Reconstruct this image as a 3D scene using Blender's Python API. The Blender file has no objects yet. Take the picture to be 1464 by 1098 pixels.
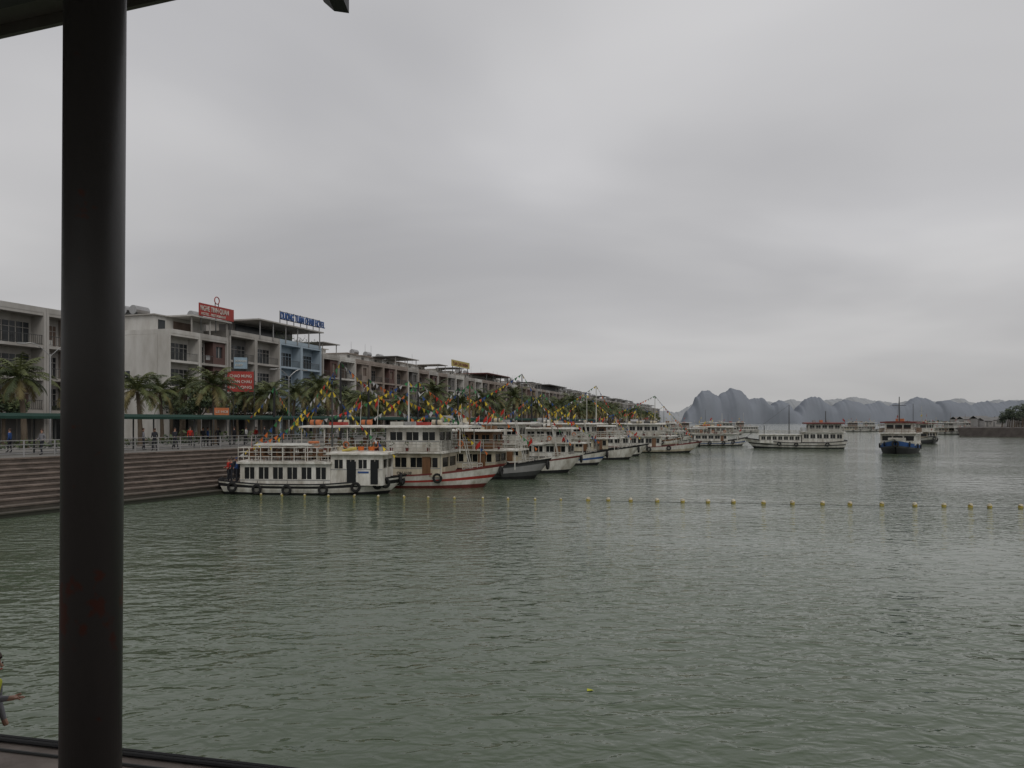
import bpy, math, random
from mathutils import Vector, noise, Matrix
R = random.Random(7)
F=1080.0; CX=732.0; HY=603.0; CH=5.0
def PX(px,d): return (px-CX)/F*d
def PZ(py,d): return CH-(py-HY)/F*d
def WL(py): return CH*F/(py-HY)
scene=bpy.context.scene
COL=scene.collection
# ---------------------------------------------------------------- materials
MATS={}
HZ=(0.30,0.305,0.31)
def mat(name,col=(.5,.5,.5),rough=.6,var=.18,scale=1.5,metal=0.0,haze=0.0,bump=0.0,spec=.4):
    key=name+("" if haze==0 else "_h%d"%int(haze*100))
    if key in MATS: return MATS[key]
    m=bpy.data.materials.new(key); m.use_nodes=True
    nt=m.node_tree; N=nt.nodes; L=nt.links
    b=N["Principled BSDF"]
    c=[col[i]*(1-haze)+HZ[i]*haze for i in range(3)]  # distance haze is painted: grey air tint blended into the base colour
    tc=N.new("ShaderNodeTexCoord")
    no=N.new("ShaderNodeTexNoise"); no.inputs["Scale"].default_value=scale; no.inputs["Detail"].default_value=4; no.inputs["Roughness"].default_value=.65
    mp=N.new("ShaderNodeMapping"); mp.inputs["Scale"].default_value=(1,1,.35)
    L.new(tc.outputs["Object"],mp.inputs[0]); L.new(mp.outputs[0],no.inputs["Vector"])
    cr=N.new("ShaderNodeValToRGB"); cr.color_ramp.elements[0].position=.3; cr.color_ramp.elements[1].position=.68
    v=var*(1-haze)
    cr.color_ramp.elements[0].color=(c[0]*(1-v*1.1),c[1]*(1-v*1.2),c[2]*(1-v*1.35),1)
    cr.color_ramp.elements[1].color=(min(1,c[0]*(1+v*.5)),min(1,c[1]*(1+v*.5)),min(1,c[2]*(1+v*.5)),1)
    L.new(no.outputs["Fac"],cr.inputs[0]); L.new(cr.outputs[0],b.inputs["Base Color"])
    b.inputs["Roughness"].default_value=rough; b.inputs["Metallic"].default_value=metal
    b.inputs["Specular IOR Level"].default_value=spec
    MATS[key]=m; return m
PAL={
 'white':((.64,.63,.585),.45,.4,1.5),'white2':((.5,.5,.465),.5,.4,1.3),'cream':((.52,.47,.36),.5,.35,1.3),
 'black':((.02,.02,.022),.5,.3,2),'tyre':((.015,.015,.015),.8,.3,3),'red':((.35,.04,.03),.5,.2,1.5),'dred':((.16,.035,.03),.55,.3,1.5),
 'orange':((.5,.16,.06),.5,.15,2),'blue':((.03,.09,.27),.45,.2,1.2),'lblue':((.28,.38,.46),.6,.15,1),
 'glass':((.01,.012,.013),.15,.2,1),'deck':((.16,.12,.085),.7,.3,2),'wood':((.17,.085,.04),.55,.3,2),'grey':((.3,.3,.3),.6,.2,1),
 'dgrey':((.06,.063,.063),.6,.2,1),'steel':((.38,.38,.38),.35,.15,1),'yellow':((.5,.40,.10),.6,.25,3),'green':((.04,.2,.07),.6,.2,2),
 'bwhite':((.56,.55,.525),.8,.25,.35),'bgrey':((.40,.385,.365),.8,.28,.35),'bdark':((.15,.145,.14),.8,.2,.3),'btaupe':((.30,.255,.225),.8,.28,.35),
 'bbrown':((.12,.07,.062),.7,.25,.4),'bblue':((.35,.43,.5),.75,.16,.3),'bcurt':((.14,.10,.08),.7,.4,.8),'bglass':((.035,.04,.045),.15,.4,.5),
 'roofmetal':((.025,.055,.045),.95,.2,.5),
 'skin':((.42,.24,.17),.55,.08,6),'hair':((.05,.025,.015),.5,.2,9),'cloth_dark':((.025,.027,.035),.85,.2,5),'cloth_red':((.45,.03,.02),.85,.15,5),
 'cloth_blue':((.03,.08,.25),.85,.15,5),'cloth_grey':((.2,.2,.22),.85,.15,8),'cloth_yel':((.45,.47,.04),.8,.15,8),'cloth_orange':((.6,.15,.03),.8,.15,5),'cloth_white':((.5,.5,.5),.8,.1,5),
 'pyellow':((.65,.48,.04),.8,.1,5),
}
def M(k,h=0.0):
    c,r,v,s=PAL[k]; return mat(k,c,r,v,s,metal=(.8 if k=='steel' else 0),haze=h,spec=(.3 if 'glass' in k else (.1 if k=='roofmetal' else .4)))
# ---------------------------------------------------------------- mesh builder
class MB:
    def __init__(s,haze=0.0): s.v=[];s.f=[];s.m=[];s.mats=[];s.h=haze
    def mi(s,k):
        m=M(k,s.h) if isinstance(k,str) else k
        if m not in s.mats: s.mats.append(m)
        return s.mats.index(m)
    def poly(s,pts,k):
        n=len(s.v); s.v.extend([tuple(p) for p in pts]); s.f.append(tuple(range(n,n+len(pts)))); s.m.append(s.mi(k))
    def box(s,x0,x1,y0,y1,z0,z1,k):
        n=len(s.v); s.v.extend([(x0,y0,z0),(x1,y0,z0),(x1,y1,z0),(x0,y1,z0),(x0,y0,z1),(x1,y0,z1),(x1,y1,z1),(x0,y1,z1)])
        i=s.mi(k)
        for f in ((3,2,1,0),(4,5,6,7),(0,1,5,4),(1,2,6,5),(2,3,7,6),(3,0,4,7)):
            s.f.append(tuple(n+a for a in f)); s.m.append(i)
    def cyl(s,p0,p1,r0,r1,k,n=6,cap=True):
        p0=Vector(p0);p1=Vector(p1);d=(p1-p0)
        if d.length<1e-6: return
        d.normalize(); a=Vector((0,0,1)) if abs(d.z)<.9 else Vector((1,0,0))
        u=d.cross(a).normalized(); w=d.cross(u)
        b=len(s.v); i=s.mi(k)
        for p,r in((p0,r0),(p1,r1)):
            for j in range(n):
                t=2*math.pi*j/n; s.v.append(tuple(p+u*math.cos(t)*r+w*math.sin(t)*r))
        for j in range(n):
            s.f.append((b+j,b+n+j,b+n+(j+1)%n,b+(j+1)%n)); s.m.append(i)
        if cap:
            s.f.append(tuple(b+j for j in range(n))); s.m.append(i)
            s.f.append(tuple(b+n+n-1-j for j in range(n))); s.m.append(i)
    def torus(s,c,ax,Rr,r,k,n=12,m=6):
        c=Vector(c);ax=Vector(ax).normalized();a=Vector((0,0,1)) if abs(ax.z)<.9 else Vector((1,0,0))
        u=ax.cross(a).normalized();w=ax.cross(u);b=len(s.v);i=s.mi(k)
        for j in range(n):
            t=2*math.pi*j/n;d=u*math.cos(t)+w*math.sin(t)
            for q in range(m):
                e=2*math.pi*q/m; s.v.append(tuple(c+d*(Rr+r*math.cos(e))+ax*r*math.sin(e)))
        for j in range(n):
            for q in range(m):
                s.f.append((b+j*m+q,b+((j+1)%n)*m+q,b+((j+1)%n)*m+(q+1)%m,b+j*m+(q+1)%m)); s.m.append(i)
    def build(s,name,loc=(0,0,0),rz=0,parent=None,smooth=False,link=True):
        me=bpy.data.meshes.new(name); me.from_pydata(s.v,[],s.f)
        for m in s.mats: me.materials.append(m)
        me.polygons.foreach_set("material_index",s.m)
        if smooth: me.polygons.foreach_set("use_smooth",[True]*len(s.f))
        me.update()
        o=bpy.data.objects.new(name,me); o.location=loc; o.rotation_euler=(0,0,rz)
        if link: COL.objects.link(o)
        if parent: o.parent=parent
        return o
def inst(src,name,loc,rz=0,sc=1.0):
    o=bpy.data.objects.new(name,src.data); o.location=loc; o.rotation_euler=(0,0,rz); o.scale=(sc,sc,sc); COL.objects.link(o); return o
def text(name,body,size,m,loc,rot,parent=None,ext=.02,wscale=1.0):
    c=bpy.data.curves.new(name,'FONT'); c.body=body; c.size=size; c.extrude=ext; c.offset=size*.012
    o=bpy.data.objects.new(name,c); COL.objects.link(o)
    dg=bpy.context.evaluated_depsgraph_get(); me=bpy.data.meshes.new_from_object(o.evaluated_get(dg))
    bpy.data.objects.remove(o); me.materials.clear(); me.materials.append(m)
    for p in me.polygons: p.material_index=0
    o=bpy.data.objects.new(name,me); COL.objects.link(o); o.location=loc; o.rotation_euler=rot; o.scale=(wscale,1,1)
    if parent: o.parent=parent
    return o
# ---------------------------------------------------------------- camera / world / sun
cam=bpy.data.cameras.new("camera"); co=bpy.data.objects.new("camera",cam); COL.objects.link(co)
co.location=(0,0,CH); co.rotation_euler=(math.radians(90),0,0)
cam.sensor_width=36; cam.lens=36*F/1464; cam.shift_y=(HY-549)/1464; cam.clip_start=.05; cam.clip_end=20000
scene.camera=co
w=bpy.data.worlds.new("World"); scene.world=w; w.use_nodes=True
nt=w.node_tree;N=nt.nodes;L=nt.links
bg=N["Background"]
def math_(op,a,b=None,c=None):
    n=N.new("ShaderNodeMath"); n.operation=op
    for i,v in enumerate((a,b,c)):
        if v is None: continue
        if isinstance(v,(int,float)): n.inputs[i].default_value=v
        else: L.new(v,n.inputs[i])
    return n.outputs[0]
tc=N.new("ShaderNodeTexCoord"); sp=N.new("ShaderNodeSeparateXYZ"); L.new(tc.outputs["Generated"],sp.inputs[0])
zz=math_('ADD',math_('MAXIMUM',sp.outputs[2],0.0),.16)
cb=N.new("ShaderNodeCombineXYZ"); L.new(math_('DIVIDE',sp.outputs[0],zz),cb.inputs[0]); L.new(math_('DIVIDE',sp.outputs[1],zz),cb.inputs[1])
mp=N.new("ShaderNodeMapping"); mp.inputs["Location"].default_value=(3.3,1.7,0); mp.inputs["Scale"].default_value=(.75,1.0,1); L.new(cb.outputs[0],mp.inputs[0])
n1=N.new("ShaderNodeTexNoise"); n1.inputs["Scale"].default_value=.8; n1.inputs["Detail"].default_value=4; n1.inputs["Roughness"].default_value=.45; n1.inputs["Distortion"].default_value=.35
L.new(mp.outputs[0],n1.inputs["Vector"])
cr=N.new("ShaderNodeValToRGB"); e=cr.color_ramp.elements
e[0].position=.3; e[0].color=(.42,.42,.438,1); e[1].position=.72; e[1].color=(.66,.655,.662,1)
x=cr.color_ramp.elements.new(.5); x.color=(.52,.518,.532,1)
cr.color_ramp.interpolation='B_SPLINE'
L.new(n1.outputs["Fac"],cr.inputs[0])
def glow(px,py,k,amt,sx=1.0):
    v=Vector(((px-CX)/F,1,(HY-py)/F)).normalized()
    dx=math_('MULTIPLY',math_('SUBTRACT',sp.outputs[0],v.x),sx); dz=math_('SUBTRACT',sp.outputs[2],v.z)
    r2=math_('ADD',math_('MULTIPLY',dx,dx),math_('MULTIPLY',dz,dz))
    g=math_('POWER',2.718,math_('MULTIPLY',r2,-k))
    front=math_('GREATER_THAN',sp.outputs[1],0.0)
    return math_('MULTIPLY',math_('MULTIPLY',g,front),amt)
gsum=glow(755,245,110,.2,.7)
for a in ((1190,325,500,.12,.35),(870,458,500,.08,.25),(250,30,50,.12,.6),(1040,25,90,.1,.6),(400,370,35,-.09,.45),(1440,290,300,.10,.5)):
    gsum=math_('ADD',gsum,glow(*a))
gs=math_('ADD',gsum,1.0)
vm=N.new("ShaderNodeVectorMath"); vm.operation='SCALE'; L.new(cr.outputs[0],vm.inputs[0]); L.new(gs,vm.inputs["Scale"])
hf=math_('POWER',math_('SUBTRACT',1.0,math_('MAXIMUM',sp.outputs[2],0.0)),9.0)
mx=N.new("ShaderNodeMix"); mx.data_type='RGBA'; L.new(math_('MULTIPLY',hf,.7),mx.inputs[0]); L.new(vm.outputs[0],mx.inputs[6]); mx.inputs[7].default_value=(.455,.448,.43,1)
sky=N.new("ShaderNodeTexSky"); sky.sky_type='NISHITA'; sky.sun_disc=False
SE=math.radians(48); SR=math.radians(150)
sky.sun_elevation=SE; sky.sun_rotation=SR; sky.dust_density=5
hs=N.new("ShaderNodeHueSaturation"); hs.inputs["Saturation"].default_value=.1; hs.inputs["Value"].default_value=.055; L.new(sky.outputs[0],hs.inputs["Color"])
m2=N.new("ShaderNodeMix"); m2.data_type='RGBA'; m2.inputs[0].default_value=.08; L.new(mx.outputs[2],m2.inputs[6]); L.new(hs.outputs[0],m2.inputs[7])
v10=N.new("ShaderNodeVectorMath"); v10.operation='SCALE'; v10.inputs["Scale"].default_value=10.0; L.new(m2.outputs[2],v10.inputs[0])
L.new(v10.outputs[0],bg.inputs[0]); bg.inputs[1].default_value=.1
sl=bpy.data.lights.new("sun","SUN"); sl.energy=.75; sl.angle=math.radians(25); sl.color=(1,.96,.9)
so=bpy.data.objects.new("sun",sl); COL.objects.link(so)
sdir=Vector((math.sin(SR)*math.cos(SE),math.cos(SR)*math.cos(SE),math.sin(SE)))
so.rotation_euler=sdir.to_track_quat('Z','Y').to_euler()
scene.view_settings.view_transform='Standard'; scene.view_settings.look='None'; scene.view_settings.exposure=0
# ---------------------------------------------------------------- water
wm=bpy.data.materials.new("water"); wm.use_nodes=True; nt=wm.node_tree;N=nt.nodes;L=nt.links
b=N["Principled BSDF"]; b.inputs["Roughness"].default_value=.04; b.inputs["IOR"].default_value=1.33
geo=N.new("ShaderNodeNewGeometry")
def wn(scale,detail,sc=(1,1,1),rot=0,dist=0.0):
    m=N.new("ShaderNodeMapping"); m.inputs["Scale"].default_value=sc; m.inputs["Rotation"].default_value=(0,0,rot); L.new(geo.outputs["Position"],m.inputs[0])
    n=N.new("ShaderNodeTexNoise"); n.inputs["Scale"].default_value=scale; n.inputs["Detail"].default_value=detail; n.inputs["Distortion"].default_value=dist; L.new(m.outputs[0],n.inputs["Vector"]); return n.outputs["Fac"]
big=wn(.06,2); mid=wn(.7,1,(.6,1,1),.3,.3); sm=wn(2.6,2,(.6,1,1),-.2,.4); ti=wn(7,2,(.7,1,1),.1)
msk=N.new("ShaderNodeMapRange"); msk.inputs[1].default_value=.36; msk.inputs[2].default_value=.62; msk.inputs[3].default_value=.45; msk.inputs[4].default_value=1.5; L.new(big,msk.inputs[0])
h=math_('ADD',math_('MULTIPLY',mid,.085),math_('MULTIPLY',math_('ADD',math_('MULTIPLY',sm,.085),math_('MULTIPLY',ti,.010)),msk.outputs[0]))
bp=N.new("ShaderNodeBump"); bp.inputs["Strength"].default_value=1; bp.inputs["Distance"].default_value=1.0; L.new(h,bp.inputs["Height"]); L.new(bp.outputs[0],b.inputs["Normal"])
cr=N.new("ShaderNodeValToRGB"); cr.color_ramp.elements[0].position=.35; cr.color_ramp.elements[1].position=.65
cr.color_ramp.elements[0].color=(.078,.104,.064,1); cr.color_ramp.elements[1].color=(.105,.134,.09,1)
L.new(wn(.03,3),cr.inputs[0]); L.new(cr.outputs[0],b.inputs["Base Color"])
mb=MB(); mb.poly([(-9000,-9000,0),(9000,-9000,0),(9000,14000,0),(-9000,14000,0)],wm); mb.build("water")
# ---------------------------------------------------------------- quay
Q0=Vector((-38.9,11.6)); a=Vector((.42,.907)).normalized(); n1v=Vector((-a.y,a.x)); Mq=Q0+a*160; b2=Vector((.24,.97)).normalized(); n2v=Vector((-b2.y,b2.x)); E=Mq+b2*560
nm=(n1v+n2v).normalized(); nm=nm/ nm.dot(n1v)
def off(o): return [Q0+n1v*o,Mq+nm*o,E+n2v*o]
def stone(name,c1,c2,sc,wet=False,bumpd=.02):
    m=bpy.data.materials.new(name); m.use_nodes=True; t=m.node_tree;NN=t.nodes;LL=t.links;bb=NN["Principled BSDF"]; bb.inputs["Roughness"].default_value=.8
    g=NN.new("ShaderNodeNewGeometry"); n=NN.new("ShaderNodeTexNoise"); n.inputs["Scale"].default_value=sc; n.inputs["Detail"].default_value=8; n.inputs["Roughness"].default_value=.7
    LL.new(g.outputs["Position"],n.inputs["Vector"])
    r=NN.new("ShaderNodeValToRGB"); r.color_ramp.elements[0].position=.35; r.color_ramp.elements[1].position=.65; r.color_ramp.elements[0].color=(*c1,1); r.color_ramp.elements[1].color=(*c2,1); LL.new(n.outputs[0],r.inputs[0])
    out=r.outputs[0]
    if wet:
        s=NN.new("ShaderNodeSeparateXYZ"); LL.new(g.outputs["Position"],s.inputs[0])
        mr=NN.new("ShaderNodeMapRange"); mr.inputs[1].default_value=.1; mr.inputs[2].default_value=.75; LL.new(s.outputs[2],mr.inputs[0])
        mxx=NN.new("ShaderNodeMix"); mxx.data_type='RGBA'; LL.new(mr.outputs[0],mxx.inputs[0]); mxx.inputs[6].default_value=(.028,.03,.02,1); LL.new(out,mxx.inputs[7]); out=mxx.outputs[2]
    LL.new(out,bb.inputs["Base Color"])
    bpn=NN.new("ShaderNodeBump"); bpn.inputs["Distance"].default_value=bumpd; LL.new(n.outputs[0],bpn.inputs["Height"]); LL.new(bpn.outputs[0],bb.inputs["Normal"])
    return m
st=stone("quay_stone",(.085,.066,.052),(.22,.175,.145),.9,True); st2=stone("quay_riser_shaded",(.045,.036,.03),(.125,.10,.083),.7,True)  # risers get a darker copy of the stone, their shade put into colour
pave=stone("paving",(.16,.15,.14),(.25,.24,.22),.4); grd=stone("ground",(.1,.1,.08),(.18,.17,.15),.1)
mb=MB()
def strip(mb,o0,z0,o1,z1,k):
    A=off(o0);B=off(o1)
    for i in range(2): mb.poly([(A[i].x,A[i].y,z0),(A[i+1].x,A[i+1].y,z0),(B[i+1].x,B[i+1].y,z1),(B[i].x,B[i].y,z1)],k)
NS=10
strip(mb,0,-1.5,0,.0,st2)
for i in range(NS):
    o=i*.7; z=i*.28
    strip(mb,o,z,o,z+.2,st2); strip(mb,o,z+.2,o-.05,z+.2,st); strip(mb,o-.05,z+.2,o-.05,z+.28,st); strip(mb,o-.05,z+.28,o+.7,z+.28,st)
mb.build("quay_steps")
mb=MB(); strip(mb,6.95,2.804,24,2.804,pave); mb.build("promenade_pavement")
mb=MB(); strip(mb,24,2.8,900,2.8,grd); mb.poly([(E.x,E.y,2.8),(E.x,E.y,-1),(E.x-700,E.y+160,-1),(E.x-700,E.y+160,2.8)],grd); mb.build("ground")
mb=MB(); strip(mb,24,2.95,24.3,2.95,pave); strip(mb,24,2.8,24,2.95,pave); strip(mb,24.3,2.95,24.3,2.81,pave); strip(mb,24.3,2.808,32,2.808,stone("asphalt",(.04,.04,.042),(.06,.06,.06),.5)); mb.build("road")
def along(o,t):
    if t<=160: return Q0+a*t+n1v*o
    return Mq+b2*(t-160)+n2v*o
a=Vector((.42,.907)).normalized()
mb=MB()
t=0
while t<330:
    p=along(7.6,t); q=along(7.6,t+2)
    mb.cyl((p.x,p.y,2.8),(p.x,p.y,3.85),.045,.045,'grey',5)
    for z in (3.0,3.3,3.55,3.82): mb.cyl((p.x,p.y,z),(q.x,q.y,z),.022,.022,'grey',4,False)
    t+=2
mb.build("quay_railing")
mb=MB(); t=0
while t<158:
    p=along(10.5,t);q=along(12.8,t)
    for s in (p,q): mb.cyl((s.x,s.y,2.8),(s.x,s.y,5.3),.06,.06,'dgrey',6)
    mb.cyl((p.x,p.y,5.25),(q.x,q.y,5.25),.05,.05,'dgrey',4)
    t+=4
for o0,z0,o1,z1 in ((9.8,5.32,11.65,5.6),(11.65,5.6,13.5,5.32),(9.8,5.3,13.5,5.3)):
    A0=along(o0,0);A1=along(o0,158);B0=along(o1,0);B1=along(o1,158)
    mb.poly([(A0.x,A0.y,z0),(A1.x,A1.y,z0),(B1.x,B1.y,z1),(B0.x,B0.y,z1)],'roofmetal')
A0=along(9.78,0);A1=along(9.78,158); mb.poly([(A0.x,A0.y,5.2),(A1.x,A1.y,5.2),(A1.x,A1.y,5.38),(A0.x,A0.y,5.38)],'roofmetal')
mb.build("covered_walkway")
# ---------------------------------------------------------------- buildings
fb0=Vector((-50.5,74.5)); fd=Vector((.287,.958)).normalized(); fang=math.atan2(fd.y,fd.x)
def house(mb,x0,w,rr,ns=4,style=0,D=13,frame='bwhite',accent='bbrown',roof=True,sh=3.4,side='bwhite'):
    H=ns*sh; bd=1.5
    mb.box(x0+.02,x0+w-.02,bd+.15,D,0,H-.15,side)
    for i in range(ns):
        z=i*sh
        mb.box(x0,x0+w,-.12,bd+.1,z+sh-.3,z+sh,frame)
        k='bcurt' if rr.random()<.55 else 'bglass'
        half=w/2
        if i==0:
            mb.box(x0+.3,x0+w-.3,bd-.05,bd+.1,z,z+sh-.3,'bglass' if rr.random()<.5 else 'bdark')
            for q in range(4): mb.box(x0+.3+q*(w-.7)/3,x0+.4+q*(w-.7)/3,bd-.12,bd-.05,z,z+sh-.3,'bgrey')
            mb.box(x0+.15,x0+w-.15,-.9,bd-.2,z+2.75,z+2.85,'bdark' if rr.random()<.5 else accent)
            continue
        if style%2==0 :
            mb.box(x0+half+.1,x0+w-.3,.15,bd+.1,z,z+.95,accent); mb.box(x0+half+.1,x0+w-.3,.15,bd+.1,z+2.5,z+sh-.3,accent)
            mb.box(x0+half+.1,x0+half+.7,.15,bd+.1,z+.95,z+2.5,accent); mb.box(x0+w-.8,x0+w-.3,.15,bd+.1,z+.95,z+2.5,accent)
            mb.box(x0+half+.7,x0+w-.8,.35,bd+.1,z+.95,z+2.5,k)
            mb.box(x0+half+.7+(half-1.5)/2-.04,x0+half+.7+(half-1.5)/2+.04,.25,.34,z+.95,z+2.5,frame)
            xr=x0+half
        else: xr=x0+w-.3
        mb.box(x0+.3,xr,bd-.03,bd+.12,z,z+sh-.3,accent if style%3==1 else frame)
        wx0=x0+.55; wx1=xr-.3; nwin=2 if xr-x0<4 else 3; ww=(wx1-wx0)/nwin
        for q in range(nwin):
            a0=wx0+q*ww+.08; a1=wx0+(q+1)*ww-.08
            mb.box(a0,a1,bd-.07,bd-.032,z+.05,z+2.35,'bglass' if rr.random()<.6 else k)
            mb.box((a0+a1)/2-.03,(a0+a1)/2+.03,bd-.1,bd-.071,z+.05,z+2.35,frame)
            mb.box(a0,a1,bd-.1,bd-.071,z+1.75,z+1.81,frame)
        mb.box(x0+.3,xr,-.02,.03,z+1.0,z+1.06,'dgrey'); mb.box(x0+.3,xr,-.02,.03,z+.12,z+.16,'dgrey')
        nb=int((xr-x0-.3)/.22)
        for q in range(nb): xx=x0+.3+(q+.5)*(xr-x0-.3)/nb; mb.box(xx-.013,xx+.013,-.01,.02,z+.16,z+1.0,'dgrey')
        if rr.random()<.3: mb.box(x0+.5,x0+1.3,.5,.9,z+.1,z+.7,'bwhite')
        if rr.random()<.25: mb.box(x0+1.5,x0+2.3,.1,.16,z+.5,z+1.1,rr.choice(['cloth_red','cloth_blue','cloth_white','lblue']))
    mb.box(x0-.005,x0+.28,-.2,bd+.1,0,H+.05,frame); mb.box(x0+w-.28,x0+w-.002,-.19,bd+.1,0,H+.05,frame)
    mb.box(x0,x0+w,-.15,.1,H,H+.55,frame); mb.box(x0,x0+w,D-.2,D,H,H+.6,frame)
    mb.box(x0,x0+.15,.1,D-.2,H-.1,H+.5,frame); mb.box(x0+w-.15,x0+w-.003,.1,D-.2,H-.1,H+.5,frame)
    if roof:
        q=rr.random()
        mb.box(x0+.6,x0+w-1.2,5.5,D-1,H-.1,H+2.3,side)
        mb.box(x0+1.1,x0+2.0,5.42,5.49,H,H+2.0,'bdark')
        mb.box(x0+.3,x0+w-.9,5.0,D-.6,H+2.3,H+2.45,frame)
        if q<.4:
            mb.box(x0+.1,x0+w-.1,-.3,5.6,H+2.5,H+2.64,'bgrey' if q<.2 else 'bdark')
            for xx in (x0+.5,x0+w-.6): mb.box(xx,xx+.12,.2,.32,H,H+2.5,'bgrey')
        if rr.random()<.6:
            cx=x0+w*.45; mb.cyl((cx-1,8,H+3.3),(cx+1,8,H+3.3),.6,.6,'steel',10)
            mb.box(cx-.8,cx-.7,7.5,8.5,H+2.45,H+2.9,'dgrey'); mb.box(cx+.7,cx+.8,7.5,8.5,H+2.45,H+2.9,'dgrey')
        if rr.random()<.5:
            xx=x0+w*rr.random(); mb.cyl((xx,6,H+2.4),(xx,6,H+5),.03,.02,'dgrey',4)
def place_block(mb,name,t,setb=0):
    p=fb0+fd*t+Vector((-fd.y,fd.x))*setb
    return mb.build(name,(p.x,p.y,2.8),fang)
rr=random.Random(3)
mb=MB()
for i in range(6): house(mb,i*5.9,5.85,rr,4,i+1,frame='bgrey',accent='btaupe' if i%2 else 'bbrown',roof=(i<4))
place_block(mb,"terraced_apartment_building",11-6*5.9)
mb=MB()
house(mb,0,5.85,rr,4,1,frame='bwhite',accent='bwhite',roof=False); house(mb,5.85,5.85,rr,4,0,frame='bgrey',accent='bbrown',roof=False)
H=13.6
mb.box(1.5,11,3.5,12,H-.1,H+2.6,'bwhite'); mb.box(4,12.2,-.4,6,H+2.65,H+2.85,'bwhite'); mb.box(1.2,11.3,3.2,12.3,H+2.6,H+2.75,'bgrey')
for xx in (4.4,8,11.6): mb.box(xx,xx+.15,0,.15,H,H+2.65,'bgrey')
mb.box(2.2,3.4,3.42,3.49,H+.1,H+2.1,'bglass'); mb.box(5,8.5,3.42,3.49,H+.2,H+2.2,'bcurt')
for yy in (7.2,8.8,10.4): mb.cyl((1.8,yy,H+3.5),(4.2,yy,H+3.5),.62,.62,'steel',12)
mb.box(1.9,2,6.6,11,H+2.75,H+3.1,'dgrey'); mb.box(4,4.1,6.6,11,H+2.75,H+3.1,'dgrey')
mb.box(-.06,.018,6,7.2,7.4,8.8,'bglass'); mb.box(-.07,.018,9.2,10,4.2,5.4,'bglass'); mb.box(-.07,-.061,6.55,6.62,7.4,8.8,'bwhite')
B=place_block(mb,"white_hotel_building",22.9)
mb=MB(); mb.box(0,7.2,0,.15,0,1.7,'red')
for xx in (.5,3.5,6.6): mb.box(xx,xx+.1,.16,.26,-2,1.6,'dgrey')
mb.torus((3.6,.05,2.5),(0,1,0),.5,.07,'red')
for xx in (3.2,3.9): mb.box(xx,xx+.08,.02,.1,1.7,2.2,'dgrey')
p=fb0+fd*28.2; sg=mb.build("red_hotel_sign",(p.x+.5,p.y-.2,2.8+13.6+2.9),fang)
text("sign_letters","NGHE TINH QUAN",.95,M('white'),(.15,-.03,.75),(math.radians(90),0,0),sg,wscale=.72)
text("sign_letters_small","HOTEL - RESTAURANT",.5,M('white'),(.3,-.03,.15),(math.radians(90),0,0),sg,wscale=1.0)
mb=MB()
for i in range(4):
    house(mb,i*6.2,6.17,rr,4,[1,1,3,1][i],frame=['bgrey','bgrey','bblue','bblue'][i],accent=['bdark','bgrey','bblue','bblue'][i],roof=(i<1),sh=3.7,side='bgrey')
H=14.8
mb.box(7,23,4.5,12,H-.1,H+2.8,'bdark'); mb.box(6.3,24.9,-.6,12.4,H+2.8,H+3.0,'bgrey'); mb.box(7.5,22.5,4.42,4.49,H+.2,H+2.5,'bglass')
for i in range(6): mb.box(7+i*3.4,7.12+i*3.4,-.3,-.18,H,H+2.8,'grey')
lfr=random.Random(77)
place_block(mb,"blue_hotel_building",34.9)
p=fb0+fd*47; mb=MB(); mb.box(0,12,.12,.2,-.05,.08,'dgrey'); mb.box(0,12,.12,.2,1.15,1.22,'dgrey')
for i in range(7): mb.box(i*1.95,i*1.95+.08,.1,.2,-.8,1.3,'dgrey')
sg=mb.build("blue_hotel_sign",(p.x+.4,p.y,2.8+14.8+3.7),fang)
text("sign_letters","DUONG TUAN CHAU HOTEL",1.55,M('blue'),(0,0,.02),(math.radians(90),0,0),sg,ext=.08,wscale=.64)
def banner(name,px,d,py0,py1,wid,k,rows):
    mb=MB(); z0=PZ(py1,d);z1=PZ(py0,d)
    mb.box(-wid/2,wid/2,0,.06,z0,z1,k)
    mb.cyl((-wid/2-.06,.03,2.8),(-wid/2-.06,.03,z1+.1),.06,.06,'dgrey'); mb.cyl((wid/2+.06,.03,2.8),(wid/2+.06,.03,z1+.1),.06,.06,'dgrey')
    o=mb.build(name,(PX(px,d),d,0),math.radians(20))
    hh=(z1-z0)/(len(rows)+.6)
    for i,t in enumerate(rows):
        tx=text("banner_text_%d"%i,t,hh*.7,M('white'),(-wid*.42,-.03,z1-hh*(i+1.05)),(math.radians(90),0,0),o)
        wdt=max(v.co.x for v in tx.data.vertices)
        if wdt>0: tx.scale[0]=min(1.4,wid*.84/wdt)
banner("red_banner",344,84,531,560,2.75,'red',["CHAO MUNG","TUAN CHAU","HA LONG"])
banner("teal_sign",344,90,511,527,1.5,'lblue',["XANH","DEP"])
banner("orange_banner",317,72,583,594,1.3,'orange',["LE HOI"])
tt=60.2; k=0; src={}
while tt<640:
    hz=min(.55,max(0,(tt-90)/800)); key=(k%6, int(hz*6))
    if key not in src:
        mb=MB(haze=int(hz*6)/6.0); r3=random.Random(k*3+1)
        for i in range(3):
            house(mb,i*5.9,5.87,r3,4,(i+k)%4,frame=['bgrey','bwhite','btaupe','btaupe'][(k+i)%4] if i else ['bgrey','btaupe'][k%2],accent=['bbrown','btaupe','bdark'][(k+i*2)%3],roof=r3.random()<.75)
        src[key]=place_block(mb,"row_house_building",tt)
    else:
        p=fb0+fd*tt; inst(src[key],"row_house_building",(p.x,p.y,2.8),fang)
    tt+=17.75+(3 if k%4==3 else 0); k+=1
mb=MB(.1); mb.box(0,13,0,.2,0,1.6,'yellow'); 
for xx in (1,6,12): mb.box(xx,xx+.15,.21,.35,-2,1.5,'dgrey')
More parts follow.
